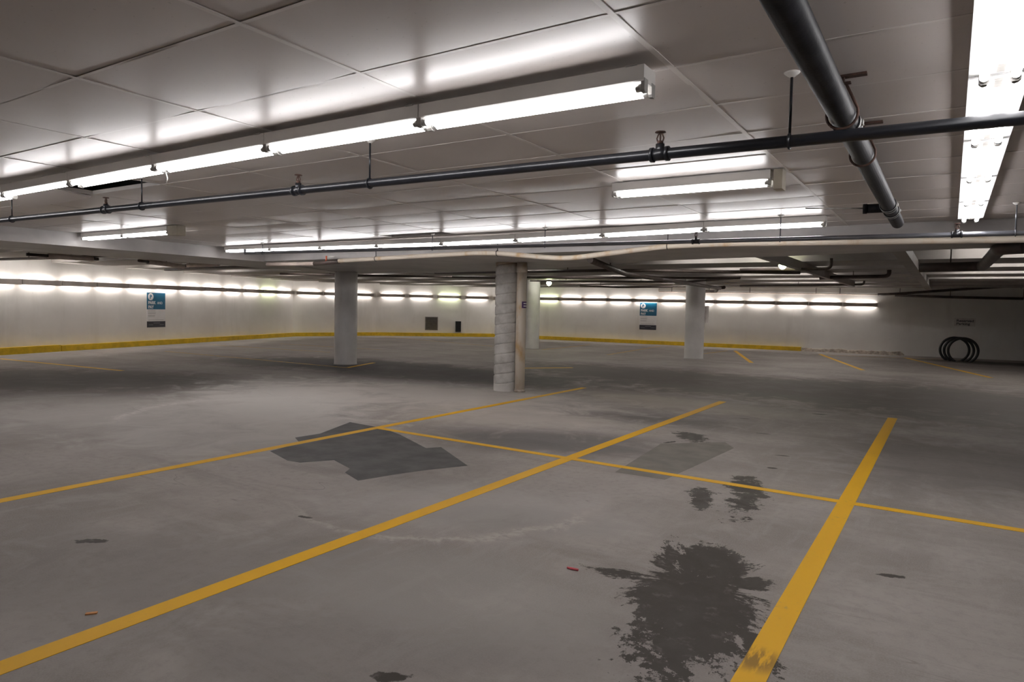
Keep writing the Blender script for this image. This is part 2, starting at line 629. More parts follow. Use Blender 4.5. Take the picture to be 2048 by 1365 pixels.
def offset_in(pts, w):
    out = []
    for i, p in enumerate(pts):
        ns = []
        if i > 0:
            d = (p - pts[i - 1]).normalized()
            ns.append(Vector((d.y, -d.x)))
        if i < len(pts) - 1:
            d = (pts[i + 1] - p).normalized()
            ns.append(Vector((d.y, -d.x)))
        nn = sum(ns, Vector((0, 0))) / len(ns)
        out.append(p + nn * w)
    return out


def ray_wall(px, py=650):
    """where the vertical plane through a pixel column meets the wall line"""
    d = ray(px, py)
    d2 = Vector((d.x, d.y))
    for i in range(len(WALLP) - 1):
        a, b = Vector(WALLP[i]), Vector(WALLP[i + 1])
        e = b - a
        den = d2.x * e.y - d2.y * e.x
        if abs(den) < 1e-9:
            continue
        t = (a.x * e.y - a.y * e.x) / den
        u = (a.x * d2.y - a.y * d2.x) / den
        if t > 0 and 0 <= u <= 1:
            return a + e * u, math.atan2(e.y, e.x), t
    return None


def wall_z(px, py):
    q, ang, t = ray_wall(px, py)
    return EYE.z + ray(px, py).z * t


def S(px):
    return arclen(WALLP, ray_wall(px)[0])


# yellow curbs and the broken stretch
for a, b, h, w, lab in [
    (None, 111, .19, .20, 'short yellow curb length beside a small joint gap'),
    (111.6, 690, .17, .20, 'yellow painted curb under the parking sign on the long side wall'),
    (690, 1065, .17, .20, 'yellow painted curb below the wall vent and black box'),
    (1065, 1605, .16, .20, 'yellow painted curb on the back wall below the second parking sign'),
]:
    s0 = 0.0 if a is None else S(a)
    pts = along(WALLP, s0 + .01, S(b) - .01)
    mb = MB().prism([tuple(p) for p in offset_in(pts, .005)] + [tuple(p) for p in reversed(offset_in(pts, w))], 0, h)
    tag(mb.build('curb', 'curb'), lab, 'curb')
pts = along(WALLP, S(1606), S(1812))
n = 26
base = along(WALLP, S(1606), S(1812))
L = S(1812) - S(1606)
mb = MB()
prev = None
rows = []
for k in range(n + 1):
    pp = along(WALLP, S(1606) + L * k / n * .999, S(1606) + L * k / n * .999 + .02)
    p0 = pp[0]
    q = offset_in(pp, 1.0)[0] - p0
    hh = .14 + random.uniform(-.03, .02) if k < n else .03
    ww = .16 + random.uniform(-.03, .03)
    rows.append([(*(p0 + q * .005), 0), (*(p0 + q * .005), hh), (*(p0 + q * ww * .8), hh - .01), (*(p0 + q * ww), 0)])
vs = [v for r in rows for v in r]
fs = []
for k in range(n):
    for j in range(4):
        fs.append((k * 4 + j, k * 4 + (j + 1) % 4, k * 4 + 4 + (j + 1) % 4, k * 4 + 4 + j))
fs += [(0, 1, 2, 3), (4 * n + 3, 4 * n + 2, 4 * n + 1, 4 * n)]
tag(mb.add(vs, fs).build('broken_curb', 'rubble'), 'crumbling bare concrete curb stump past the end of the yellow curb', 'curb')

# ------------------------------------------------------------------ beams and drop strips
BZ = 2.36
poly = [(9, 8.75), (-11.5, 8.75), (-11.5, -6), (-13.6, -6), (-13.6, 13.3), (-12.4, 13.0), (-8.8, 12.9), (-6.1, 11.9), (-4.2, 10.8), (-1.8, 10.4), (0, 9.95), (9, 9.6)]
beam = MB().prism(poly[:2] + [(-11.5, 8.75), (-13.6, 13.3)][1:] + poly[5:], BZ, SLAB - .01).build('ceiling_beam', 'beam')
tag(beam, 'wide grey concrete ceiling band over the spiral column', 'beam', kind='structure')
beam = MB().prism([(-11.5, 8.75), (-11.5, -6), (-13.6, -6), (-13.6, 13.3)], BZ - .01, SLAB - .01).build('ceiling_beam', 'beam')
tag(beam, 'grey ceiling beam ending the tiled ceiling towards the long side wall', 'beam', kind='structure')
BAY = 2.53


def xwall(y):
    """x of the long side wall at y (with the rounded corner)"""
    for i in range(0, 3):
        a, b = WALLP[i], WALLP[i + 1]
        if a[1] <= y <= b[1]:
            return a[0] + (b[0] - a[0]) * (y - a[1]) / (b[1] - a[1])
    return -20.0


for k in range(-5, 7):
    yc = 15.15 + BAY * k
    y0, y1 = yc - .75, min(yc + .75, 30.0)
    if y0 > 29.3:
        continue
    x0 = max(xwall(y0), xwall(min(y1, 29.4))) + .12
    x1 = -13.65 if yc < 13.2 else 8.9
    o = MB().box(((x0 + x1) / 2, (y0 + y1) / 2, (CZ + SLAB) / 2), (x1 - x0, y1 - y0, SLAB - CZ - .004)).build('ceiling_joist', 'joist')
    tag(o, 'flat concrete joist of the far ceiling between lit recesses', 'joist', 'far ceiling joists', 'structure')
for xa, y0, y1, w, lab in [(-.62, 9.6, 25.5, .17, 'long slim grey beam crossing under the far ceiling beside the round pipe end'),
                          (-2.52, 10.3, 23.0, .10, 'narrow grey beam crossing under the far ceiling behind the globe lamp')]:
    o = MB().box((xa, (y0 + y1) / 2, 2.47), (w, y1 - y0, .16)).build('ceiling_beam', 'joist')
    tag(o, lab, 'beam', kind='structure')

# ------------------------------------------------------------------ suspended ceiling tiles
TX, TY, OX, OY = 1.2192, .6096, -1.036, 1.607


def tile_mesh(x0, x1, y0, y1, sag, skew):
    nx, ny = 6, 4
    vs, fs = [], []
    for j in range(ny + 1):
        for i in range(nx + 1):
            u, v = i / nx, j / ny
            b = math.sin(math.pi * u) * .65 + .35
            c = math.sin(math.pi * v)
            edge = math.sin(math.pi * u) * (1 - c) * skew
            vs.append((x0 + (x1 - x0) * u, y0 + (y1 - y0) * v, -sag * c * b - edge))
    for j in range(ny):
        for i in range(nx):
            a = j * (nx + 1) + i
            fs.append((a, a + nx + 1, a + nx + 2, a + 1))
    mb = MB().add(vs, fs, True)
    t = .013
    mb.add([(x0, y0, 0), (x1, y0, 0), (x1, y1, 0), (x0, y1, 0), (x0, y0, t), (x1, y0, t), (x1, y1, t), (x0, y1, t)],
           [(4, 5, 6, 7), (0, 1, 5, 4), (1, 2, 6, 5), (2, 3, 7, 6), (3, 0, 4, 7)])
    return mb.mesh('ceiling_tile', 'tile')


G = .004
variants = [tile_mesh(-TX + G, -G, G, TY - G, s, k) for s, k in [(.003, 0), (.006, .001), (.009, .003), (.005, .005), (.012, .002), (.002, .001)]]
LEFT, FAR = -11.49, 8.74
for i in range(-8, 9):
    for j in range(-9, 12):
        xr, xl = OX - i * TX, OX - (i + 1) * TX
        y0, y1 = OY + j * TY, OY + (j + 1) * TY
        if xr > 7.6 or y0 < -3.4 or xr < LEFT or y0 > FAR:
            continue
        if (i, j) == (4, 2):
            continue
        z = CZ + .003
        if xl < LEFT or y1 > FAR or (i, j) == (4, 9):
            cl, cf = max(xl, LEFT) - xr, min(y1, FAR) - y0
            if (i, j) == (4, 9):
                cf = TY * .55
            if cf < .03 or -cl < .03:
                continue
            me = tile_mesh(cl + G, -G, G, cf - G, .003, 0)
        else:
            me = random.choice(variants)
        o = obj('ceiling_tile', me, ceiling)
        o.location = (xr, y0, z)
        o.rotation_euler = (random.gauss(0, .0016), random.gauss(0, .0008), 0)
        if (i, j) == (5, 2):
            o.rotation_euler = (-.10, -.02, .02)
            o.location.z += .03
# the metal tee grid
for i in range(-8, 9):
    x = OX - i * TX
    if LEFT < x < 7.7:
        MB().box((x, (FAR - 3.4) / 2, CZ + .0005), (.025, FAR + 3.4, .003)).box((x, (FAR - 3.4) / 2, CZ + .02), (.003, FAR + 3.4, .034)).build('grid_runner', 'tee', ceiling)
for j in range(-8, 12):
    y = OY + j * TY
    if y < FAR:
        MB().box(((7.6 + LEFT) / 2, y, CZ + .0008), (7.6 - LEFT, .018, .0025)).box(((7.6 + LEFT) / 2, y, CZ + .02), (7.6 - LEFT, .003, .034)).build('grid_runner', 'tee', ceiling)

# ------------------------------------------------------------------ floor markings
def strip(name, a, b, w, mat, h=.0022):
    a, b = Vector((a[0], a[1])), Vector((b[0], b[1]))
    d = (b - a).normalized()
    nn = Vector((-d.y, d.x)) * w / 2
    return MB().prism([tuple(a + nn), tuple(b + nn), tuple(b - nn), tuple(a - nn)], .0004, h).build(name, mat, floor)


for k, (a, b, w, mat, lab) in enumerate([
    ((-5.95, -1.0), (-5.97, 11.95), .115, 'line', 'yellow stall line passing over the dark floor patch'),
    ((-3.24, -1.0), (-3.22, 11.75), .125, 'line', 'yellow stall line crossing below the chalky arc'),
    ((-.63, -1.0), (-.66, 11.62), .125, 'line', 'yellow stall line beside the oily splash'),
]):
    tag(strip('parking_line', a, b, w, mat, .0022 + .0002 * k), lab)
tag(strip('parking_line', (-5.95, 6.20), (3.4, 6.03), .095, 'line', .0030), 'long yellow cross line cutting the stall lines')
for a, b, w, mat in [
    ((1085, 700), (1180, 690), .12, 'oldline'), ((1215, 710), (1320, 693), .12, 'oldline'), ((1408, 708), (1455, 702), .12, 'oldline'),
    ((1470, 702), (1503, 726), .13, 'line'), ((1640, 709), (1726, 741), .13, 'line'), ((1810, 716), (1982, 756), .13, 'line'),
    ((1040, 737), (1145, 736), .13, 'line'), ((694, 736), (748, 726), .10, 'line'), ((330, 703), (694, 736), .10, 'oldline'),
    ((0, 718), (245, 742), .10, 'line'), ((770, 674), (985, 693), .12, 'oldline'), ((1660, 711), (1960, 722), .10, 'oldline'),
    ((560, 688), (760, 700), .10, 'oldline'), ((420, 690), (660, 705), .10, 'oldline'),
]:
    pa, pb = atz(*a), atz(*b)
    tag(strip('parking_line', pa, pb, w, mat, .0020), 'distant yellow stall marking near the columns and back wall')

o = MB().prism([tuple(atz(*q)[:2]) for q in [(540, 903), (600, 887), (590, 876), (640, 868), (700, 845), (765, 857), (800, 870), (852, 897), (882, 895), (935, 932), (860, 940), (800, 948), (716, 962), (690, 946), (700, 938), (668, 921), (600, 926), (575, 922)]], .0003, .0014).build('floor_patch', 'patch', floor)
tag(o, 'dark charcoal rectangular coating patch on the concrete')
o = MB().prism([tuple(atz(*q)[:2]) for q in [(1322, 888), (1450, 885), (1468, 897), (1330, 960), (1230, 945)]], .0003, .0010).build('floor_patch', 'palepatch', floor)
tag(o, 'faint olive grey rectangular coating patch on the concrete')

# ------------------------------------------------------------------ columns
def plain_column(c, r, lab, oval=1.0):
    t = thing('concrete_column', lab, 'column', (c[0], c[1], 0), group='round white columns')
    prof = [(r * 1.0, 0), (r * 1.01, .03), (r, .06), (r, 1.2), (r, 2.0), (r * 1.0, SLAB - .02)]
    MB().lathe(prof, n=48).build('shaft', 'column', t)
    MB().lathe([(r * 1.05, 0), (r * 1.045, .012), (r * 1.01, .02)], n=48).build('base_joint', 'beam', t)
    return t


def behind(px, py, r):
    p = atz(px, py)
    d = Vector((p.x, p.y)).normalized()
    return (p.x + d.x * r, p.y + d.y * r)


plain_column(behind(691, 731, .285), .285, 'stout white round column with yellow corner line at its foot')
plain_column(behind(1064, 699, .26), .26, 'slim white round column standing behind the spiral column')
cR = behind(1387, 719, .305)
plain_column(cR, .305, 'white round column with a thin side plate, near the second parking sign')
o = MB().box((cR[0] + .335, cR[1] + .16, 1.45), (.05, .24, .55)).build('wall_plate', 'plaque')
tag(o, 'thin pale plate fixed to the side of the white column', 'plate')

# spiral-formed column
cM = behind(1010, 784, .215)
t = thing('concrete_column', 'grey round column with spiral form seams', 'column', (cM[0], cM[1], 0))
nz, na = 430, 56
vs, fs = [], []
H = SLAB - .02
pitchz = .182
for i in range(nz + 1):
    z = H * i / nz
    for k in range(na):
        q = 2 * math.pi * k / na
        ph = ((z - pitchz * q / (2 * math.pi)) / pitchz) % 1.0
        g = math.exp(-((min(ph, 1 - ph)) / .06) ** 2)
        r = .213 + .004 * math.sin(math.pi * ph) - .017 * g
        if z < .13:
            r = .217
        vs.append((r * math.cos(q), r * math.sin(q), z))
for i in range(nz):
    for k in range(na):
        k2 = (k + 1) % na
        fs.append((i * na + k, i * na + k2, (i + 1) * na + k2, (i + 1) * na + k))
mb = MB().add(vs, fs, True)
mb.build('shaft', 'spiral', t)

# drain pipe by the spiral column
pd = atz(1037, 784)
dP = Vector((pd.x, pd.y)).normalized()
_sd = Vector((dP.y, -dP.x))
cD = (cM[0] + _sd.x * .268 - dP.x * .17, cM[1] + _sd.y * .268 - dP.y * .17)
t = thing('drain_pipe', 'cream vertical drain pipe standing against the spiral column', 'pipe', (cD[0], cD[1], 0))
MB().tube([(0, 0, 0), (0, 0, .9), (0, 0, 1.8), (0, 0, BZ - .001)], .092, 28).build('pipe', 'cream', t)
MB().lathe([(.104, 0), (.104, .035), (.094, .045)], n=28).build('floor_collar', 'rubble', t)
MB().lathe([(.10, 2.18), (.10, 2.3)], n=28).build('coupling', 'cream', t)
# small purple label wrapped on the pipe
zl = EYE.z + ray(1044, 610).z * (Vector((cD[0], cD[1])).length - .09) / Vector((ray(1044, 610).x, ray(1044, 610).y)).length
ang0 = math.atan2(-dP.y, -dP.x)
t2 = thing('pipe_label', 'small purple and white label wrapped on the cream drain pipe', 'label', (cD[0], cD[1], zl))


def arcstrip(r, a0, a1, z0, z1, nseg=8):
    vs, fs = [], []
    for k in range(nseg + 1):
        q = a0 + (a1 - a0) * k / nseg
        for rr in (r, r + .002):
            for zz in (z0, z1):
                vs.append((rr * math.cos(q), rr * math.sin(q), zz))
    for k in range(nseg):
        a = k * 4
        fs += [(a + 2, a + 3, a + 7, a + 6), (a, a + 4, a + 5, a + 1), (a + 1, a + 5, a + 7, a + 3), (a, a + 2, a + 6, a + 4)]
    fs += [(0, 1, 3, 2), (nseg * 4, nseg * 4 + 2, nseg * 4 + 3, nseg * 4 + 1)]
    return MB().add(vs, fs)


arcstrip(.0925, ang0 + .1, ang0 + 1.5, -.06, .06).build('backing', 'purple', t2)
for dz in (.024, -.022):
    arcstrip(.0947, ang0 + .45, ang0 + 1.4, dz - .010, dz + .010).build('print_line', 'signwhite', t2)

# ------------------------------------------------------------------ fluorescent fixtures
FL = 1.215
ORD = ['first', 'second', 'third', 'fourth', 'fifth', 'sixth', 'seventh', 'eighth', 'ninth', 'tenth']


def fixture_meshes():
    R = {}
    R['housing'] = MB().profile([(-.058, .021), (-.062, .026), (-.062, .088), (.062, .088), (.062, .026), (.058, .021)], -FL / 2, FL / 2).mesh('housing', 'housing')
    R['tube'] = MB().tube([(-.568, 0, 0), (.568, 0, 0)], .0165, 12).mesh('tube', 'tube')
    R['cap'] = MB().tube([(-.015, 0, 0), (.015, 0, 0)], .0168, 12).mesh('end_cap', 'cap')
    R['baytube'] = MB().tube([(-.568, 0, 0), (.568, 0, 0)], .0165, 10).mesh('tube', 'tubebay')
    R['holder'] = MB().profile([(-.019, -.012), (-.010, -.021), (.010, -.021), (.019, -.012), (.019, .034), (-.019, .034)], -.008, .008).mesh('lamp_holder', 'socket')
    R['hanger'] = MB().box((0, 0, .0885), (.05, .134, .005)).mesh('hanger_clip', 'socket')
    R['pan'] = MB().profile([(-.105, .021), (-.105, .062), (.105, .062), (.105, .021), (.03, .019), (-.03, .019)], -FL / 2, FL / 2).mesh('reflector_pan', 'reflector')
    R['ballast'] = MB().profile([(-.018, .021), (-.014, .010), (.014, .010), (.018, .021)], -.05, .05).mesh('ballast_clip', 'socket')
    return R


FM = fixture_meshes()


def fixture(p0, p1, label, group, tubes=(1, 1), wide=False, tube_mesh=None, name='fluorescent_light'):
    p0, p1 = Vector(p0), Vector(p1)
    d = p1 - p0
    t = thing(name, label, 'light fixture', (p0 + p1) / 2, group=group)
    t.rotation_euler = (0, -math.asin(max(-1, min(1, d.z / d.length))), math.atan2(d.y, d.x))
    k = d.length / FL * .996
    t.scale = (k, 1, 1)
    obj('reflector_pan' if wide else 'housing', FM['pan' if wide else 'housing'], t)
    off = .052 if wide else .040
    for sgn, on in zip((-1, 1), tubes):
        for e in (-1, 1):
            h = obj('lamp_holder', FM['holder'], t)
            h.location = (e * .602, sgn * off, 0)
        if on:
            tb = obj('tube', tube_mesh or FM['tube'], t)
            tb.location = (0, sgn * off, 0)
            for e in (-1, 1):
                obj('end_cap', FM['cap'], tb).location = (e * .583, 0, 0)
    if wide:
        for e in (-.5, .5):
            obj('ballast_clip', FM['ballast'], t).location = (e, 0, 0)
    else:
        obj('hanger_clip', FM['hanger'], t).location = (-.55, 0, 0)
    return t


# first row, nearest the camera: ends measured along the fixture line
row = [Vector((-1.075 - 1.186 * k, 2.68, 2.434 + .010 * math.sin(k * .9))) for k in range(10)]
for k in range(9):
    lab = ORD[k] + ' fluorescent strip of the near row from its cast iron pipe end'
    if k == 0:
        lab = 'end fluorescent strip of the long near row, beside the black cast iron pipe'
    if k == 4:
        lab = 'fluorescent strip with only one tube lit, under the fallen tile'
    fixture(row[k], row[k + 1], lab, 'long near row of fluorescent strips', (1, 1) if k != 4 else (0, 1))
# single fixture
fixture((-1.12, 5.17, 2.468), (-2.35, 5.17, 2.468), 'lone fluorescent strip by itself between the two long rows', None)
o = MB().box((-1.07, 5.17, 2.485), (.06, .12, .14)).build('junction_box', 'beige')
tag(o, 'beige electrical box at the end of the lone fluorescent strip', 'junction box')
# short row by the side beam
for a, b, lab in [(-11.42, -10.24, 'fluorescent strip of the short row touching the side beam'), (-10.24, -9.06, 'fluorescent strip of the short row ending at a beige box')]:
    fixture((b, 5.38, 2.468), (a, 5.38, 2.468), lab, 'short row of fluorescent strips')
o = MB().box((-8.93, 5.38, 2.49), (.22, .13, .13)).build('junction_box', 'beige')
tag(o, 'beige electrical box at the end of the short fluorescent row', 'junction box')
# second long row before the wide beam
zz = [2.468, 2.468, 2.452, 2.435, 2.43, 2.44, 2.45, 2.46, 2.468]
for k in range(8):
    a = Vector((-1.13 - 1.27 * k, 7.78, zz[k]))
    b = Vector((-1.13 - 1.27 * (k + 1), 7.78, zz[k + 1]))
    fixture(a, b, ORD[k] + ' fluorescent strip of the far row, counted from its end by the slim beam', 'far row of fluorescent strips')
# row running away from the camera on the right
for k in range(6):
    y1 = 8.22 - 1.205 * k
    lab = ORD[k] + ' wide two-tube light, counted from the row end by the grey sprinkler pipe'
    fixture((.125, y1 - 1.205, 2.494), (.125, y1, 2.494), lab, 'row of wide two-tube lights', wide=True)
o = MB().profile([(-.09, .02), (-.105, .05), (-.105, .062), (.105, .062), (.105, .05), (.09, .02)], 0, .05).build('end_plate', 'reflector')
o.rotation_euler = (0, 0, math.pi / 2)
o.location = (.125, 8.225, 2.494)
tag(o, 'white end plate closing the row of wide two-tube lights', 'light end plate')

# ------------------------------------------------------------------ valance lights along the walls
VL = 1.2
VM = {
    'board': MB().box((0, .15, 0), (VL - .004, .02, .145)).mesh('valance_board', 'valance'),
    'tube': MB().tube([(-.48, .07, 0), (.48, .07, 0)], .0165, 10).mesh('tube', 'tubewarm'),
    'tubeg': MB().tube([(-.48, .07, 0), (.48, .07, 0)], .0165, 10).mesh('tube', 'tubegreen'),
    'back': MB().box((0, .022, 0), (VL - .01, .04, .05)).mesh('back_channel', 'housing'),
    'brk': MB().box((0, .07, 0), (.05, .13, .142)).mesh('bracket', 'valance'),
}


def valance(s, zc, tube, label):
    pp = along(WALLP, s, s + VL)
    a, b = pp[0], pp[-1]
    d = (b - a).normalized()
    nrm = Vector((d.y, -d.x))
    # local +y must point into the room
    ang = math.atan2(d.y, d.x) + math.pi
    mid = (a + b) / 2
    mid += nrm * .01 if len(pp) == 2 else nrm * .06
    t = thing('valance_light', label, 'light fixture', (mid.x, mid.y, zc), (0, 0, ang), 'valance lights along the walls')
    obj('valance_board', VM['board'], t)
    obj('back_channel', VM['back'], t)
    for e in (-1, 1):
        obj('bracket', VM['brk'], t).location = (e * (VL / 2 - .02), 0, 0)
    if tube:
        obj('tube', VM[tube], t)
    return t


s_sign1, s_sign2 = S(312), S(1297)
greens = (S(533), S(918), S(1085))
s_end, s_start = S(1878), arclen(WALLP, (-19.6, 2.6))
acc, spots = 0.0, []
for i in range(4):
    Ls = (Vector(WALLP[i + 1]) - Vector(WALLP[i])).length
    lo, hi = max(acc + (.12 if i else 0), s_start), min(acc + Ls - (.12 if i < 3 else 0), s_end)
    nf = int((hi - lo) / VL)
    gap = (hi - lo - nf * VL) / max(1, nf)
    for k in range(nf):
        spots.append(lo + gap / 2 + (VL + gap) * k)
    acc += Ls
total = len(spots)
TENS = ['', 'twenty-', 'thirty-', 'forty-']
ORDN = ORD + ['eleventh', 'twelfth', 'thirteenth', 'fourteenth', 'fifteenth', 'sixteenth', 'seventeenth', 'eighteenth', 'nineteenth', 'twentieth']
ORDN += ['twenty-' + q for q in ORD[:9]] + ['thirtieth'] + ['thirty-' + q for q in ORD[:9]] + ['fortieth'] + ['forty-' + q for q in ORD[:9]]
for k, s in enumerate(spots):
    mid = s + VL / 2
    u = min(1, max(0, (mid - s_start) / (s_end - s_start)))
    zc = 1.915 + .125 * math.sin(math.pi * u) ** .8
    tube = 'tubeg' if any(abs(mid - g) < VL * .5 for g in greens) else 'tube'
    lab = ORDN[total - 1 - k] + ' valance light along the walls, counted from the bike rack end'
    if tube == 'tubeg':
        lab += ', greenish'
    elif abs(mid - s_sign1) < VL * .5:
        lab = 'valance light directly above the parking sign on the long side wall'
    elif abs(mid - s_sign2) < VL * .5:
        lab = 'valance light directly above the parking sign on the back wall'
    valance(s, zc, tube, lab)

# strips in the recesses between the far joists
for k in range(-5, 6):
    yb = 15.15 + BAY * k + .75 + (BAY - 1.5) / 2
    if yb > 28.6:
        continue
    xs = [-20.6, -16.6] if yb < 13.0 else [-20.6, -16.6, -12.4, -8.6, -4.6, -3.3, .6, 1.85, 4.6]
    for x in xs:
        if (x > 0 and yb > 24) or x > 4 or x - .8 < xwall(yb) or (yb < 13.0 and x > -13.7):
            continue
        t = thing('recess_light', 'fluorescent strip up in a recess of the far ceiling', 'light fixture', (x, yb, SLAB - .09), group='strips in the far ceiling recesses')
        obj('housing', FM['housing'], t)
        obj('tube', FM['baytube'], t)

# ------------------------------------------------------------------ wall signs
def on_wall(px, py, off=.0):
    q, ang, t = ray_wall(px, py)
    nrm = Vector((math.sin(ang), -math.cos(ang)))
    q = q + nrm * off
    return Vector((q.x, q.y, EYE.z + ray(px, py).z * t)), ang


def parking_sign(px, pytop, pybot, w, label):
    # local frame: x right along wall as seen, y out of wall is -y, z up
    pt, ang = on_wall(px, pytop)
    pb, _ = on_wall(px, pybot)
    z0, z1 = pb.z, pt.z
    h = z1 - z0
    t = thing('parking_sign', label, 'sign', (pt.x, pt.y, z0), (0, 0, ang))
    def pane(name, a, b, mat, y=0.0, th=.012):
        return MB().box((0, -th / 2 - y, (a + b) / 2 * h), (w, th, (b - a) * h)).build(name, mat, t)
    pane('header_panel', .52, 1.0, 'blue')
    pane('info_panel', .175, .52, 'signwhite')
    pane('footer_panel', 0, .175, 'signdark')
    # rim
    def txt(body, x, z, size, mat, bold=0.0, sx=1.0):
        o = obj('lettering', text_mesh('lettering', body, size, mat, bold), t)
        o.rotation_euler = (math.pi / 2, 0, 0)
        o.location = (x, -.0135, z)
        o.scale = (sx, 1, 1)
        return o
    k = w / .8
    txt('PARK', -w * .44, h * .672, h * .118, 'signwhite', .006, .92 * k)
    txt('AND', w * .045, h * .672, h * .10, 'signwhite', .001, .9 * k)
    txt('PAY', -w * .44, h * .548, h * .118, 'signwhite', .006, .92 * k)
    # round P badge
    r = w * .145
    badge = MB().tube([(-w * .30, -.012, h * .882), (-w * .30, -.0145, h * .882)], r, 28).build('badge', 'signwhite', t)
    o = obj('badge_letter', text_mesh('badge_letter', 'P', r * 1.6, 'blue', .008), t)
    o.rotation_euler = (math.pi / 2, 0, 0)
    o.location = (-w * .30 - r * .46, -.0152, h * .882 - r * .56)
    # rows of print too small to read
    for i, (zz_, ww, x0) in enumerate([(.475, .40, -.45), (.425, .42, -.45), (.395, .40, -.45), (.345, .38, -.45), (.315, .36, -.45), (.215, .82, -.43)]):
        MB().box((w * (x0 + ww / 2), -.0126, h * zz_), (w * ww, .001, h * .010)).build('print_line', 'print', t)
    for zz_, ww, x0 in [(.125, .36, -.16), (.075, .24, -.42), (.075, .24, .18)]:
        MB().box((w * (x0 + ww / 2), -.0126, h * zz_), (w * ww, .001, h * .014)).build('print_line', 'printpale', t)
    return t


parking_sign(312, 586, 655, .84, 'blue and white parking sign on the long side wall')
parking_sign(1297, 606, 660, .80, 'blue and white parking sign on the back wall beside the white column')

# bike rack notice
pt, ang = on_wall(1930, 637)
pb, _ = on_wall(1930, 653)
hS = pt.z - pb.z
t = thing('notice_plate', 'small weathered notice plate above the hoop bike rack', 'sign', (pt.x, pt.y, pb.z), (0, 0, ang))
wS = .66
MB().box((0, -.005, hS / 2), (wS, .01, hS)).build('plate', 'plaque', t)
for body, zf in (('Reserved', .54), ('Parking', .16)):
    o = obj('lettering', text_mesh('lettering', body, hS * .42, 'signdark', .003), t)
    o.rotation_euler = (math.pi / 2, 0, 0)
    o.location = (-wS * .40, -.0112, hS * zf)
    o.scale = (1.15, 1, 1)

# vent and black box on the back wall
pt, ang = on_wall(863, 634)
pb, _ = on_wall(863, 661)
hV = pt.z - pb.z
t = thing('wall_vent', 'grey square louvred vent low on the far wall', 'vent', (pt.x, pt.y, pb.z), (0, 0, ang))
wV = .66
for bx_, bz_, dx_, dz_ in [(0, .02, wV, .04), (0, hV - .02, wV, .04), (-wV / 2 + .02, hV / 2, .04, hV), (wV / 2 - .02, hV / 2, .04, hV)]:
    MB().box((bx_, -.015, bz_), (dx_, .03, dz_)).build('frame', 'vent', t)
nl = 12
for k in range(nl):
    MB().box((0, -.012, .05 + (hV - .1) * (k + .5) / nl), (wV - .08, .004, (hV - .1) / nl * 1.1), Matrix.Rotation(.6, 3, 'X')).build('louvre', 'vent', t)
MB().box((0, -.002, hV / 2), (wV - .06, .003, hV - .06)).build('backing', 'black', t)
pt, ang = on_wall(916, 643)
pb, _ = on_wall(916, 664)
hB = pt.z - pb.z
t = thing('wall_box', 'narrow black box standing on the curb beside the vent', 'box', (pt.x, pt.y, pb.z), (0, 0, ang))
MB().box((0, -.08, hB / 2), (.27, .16, hB)).build('body', 'black', t)
MB().box((0, -.163, hB / 2), (.22, .006, hB - .06)).build('front_panel', 'black', t)

# ------------------------------------------------------------------ hoop bike rack
pr = atz(1917, 724)
t = thing('bike_rack', 'black bike rack of three round steel hoops by the wall', 'bike rack', (pr.x, pr.y, 0))
view = Vector((pr.x, pr.y)).normalized()
side = Vector((view.y, -view.x))
depth = (pr - EYE).dot(FW)
Rk = 25 * depth / FPX
for k, (dx, dy) in enumerate([(-8.0, .55), (-.5, .25), (6.5, -.05)]):
    off = side * (dx * depth / FPX) + view * dy
    cz = Rk * .88
    a0 = math.acos(max(-1, min(1, -(cz - .0) / Rk)))
    # hoops lean back to one another, each cut off at the floor
    pts = []
    qa = math.asin(-cz / Rk)
    for i in range(41):
        q = qa + (math.pi - 2 * qa) * i / 40
        pts.append((off.x + side.x * Rk * math.cos(q), off.y + side.y * Rk * math.cos(q), cz + Rk * math.sin(q) + .004))
    MB().tube(pts, .042, 12).build('hoop', 'black', t)
    for e in (0, -1):
        MB().box((pts[e][0], pts[e][1], .004), (.16, .12, .008)).build('foot_plate', 'black', t)

# ------------------------------------------------------------------ pipes
def polytube(pts, bend=.06, n=5):
    """round the corners of a polyline"""
    pts = [Vector(p) for p in pts]
    out = [pts[0]]
    for i in range(1, len(pts) - 1):
        a, b, c = pts[i - 1], pts[i], pts[i + 1]
        r1 = min(bend, (b - a).length * .45)
        r2 = min(bend, (c - b).length * .45)
        p, q = b + (a - b).normalized() * r1, b + (c - b).normalized() * r2
        for k in range(n + 1):
            u = k / n
            out.append(p * (1 - u) ** 2 + b * 2 * u * (1 - u) + q * u * u)
    out.append(pts[-1])
    return out


def at_x(a, b, X):
    u = (X - a.x) / (b.x - a.x)
    return a + (b - a) * u


def hanger(parent, p, r, top, mat='blackpipe', plate=True, axis='X'):
    """ring clamp, rod and round ceiling plate, one of each"""
    ring = []
    for k in range(16):
        q = 2 * math.pi * k / 16
        ring.append((p.x, p.y + (r + .005) * math.cos(q), p.z + (r + .005) * math.sin(q)) if axis == 'X' else (p.x + (r + .005) * math.cos(q), p.y, p.z + (r + .005) * math.sin(q)))
    MB().tube(ring, .005, 6, closed=True).build('clamp_ring', mat, parent)
    MB().tube([(p.x, p.y, p.z + r), (p.x, p.y, top)], .006, 8).build('hanger_rod', mat, parent)
    if plate:
        MB().lathe([(.010, -.022), (.030, -.006), (.034, 0)], (p.x, p.y, top), 16).build('ceiling_plate', 'white', parent)


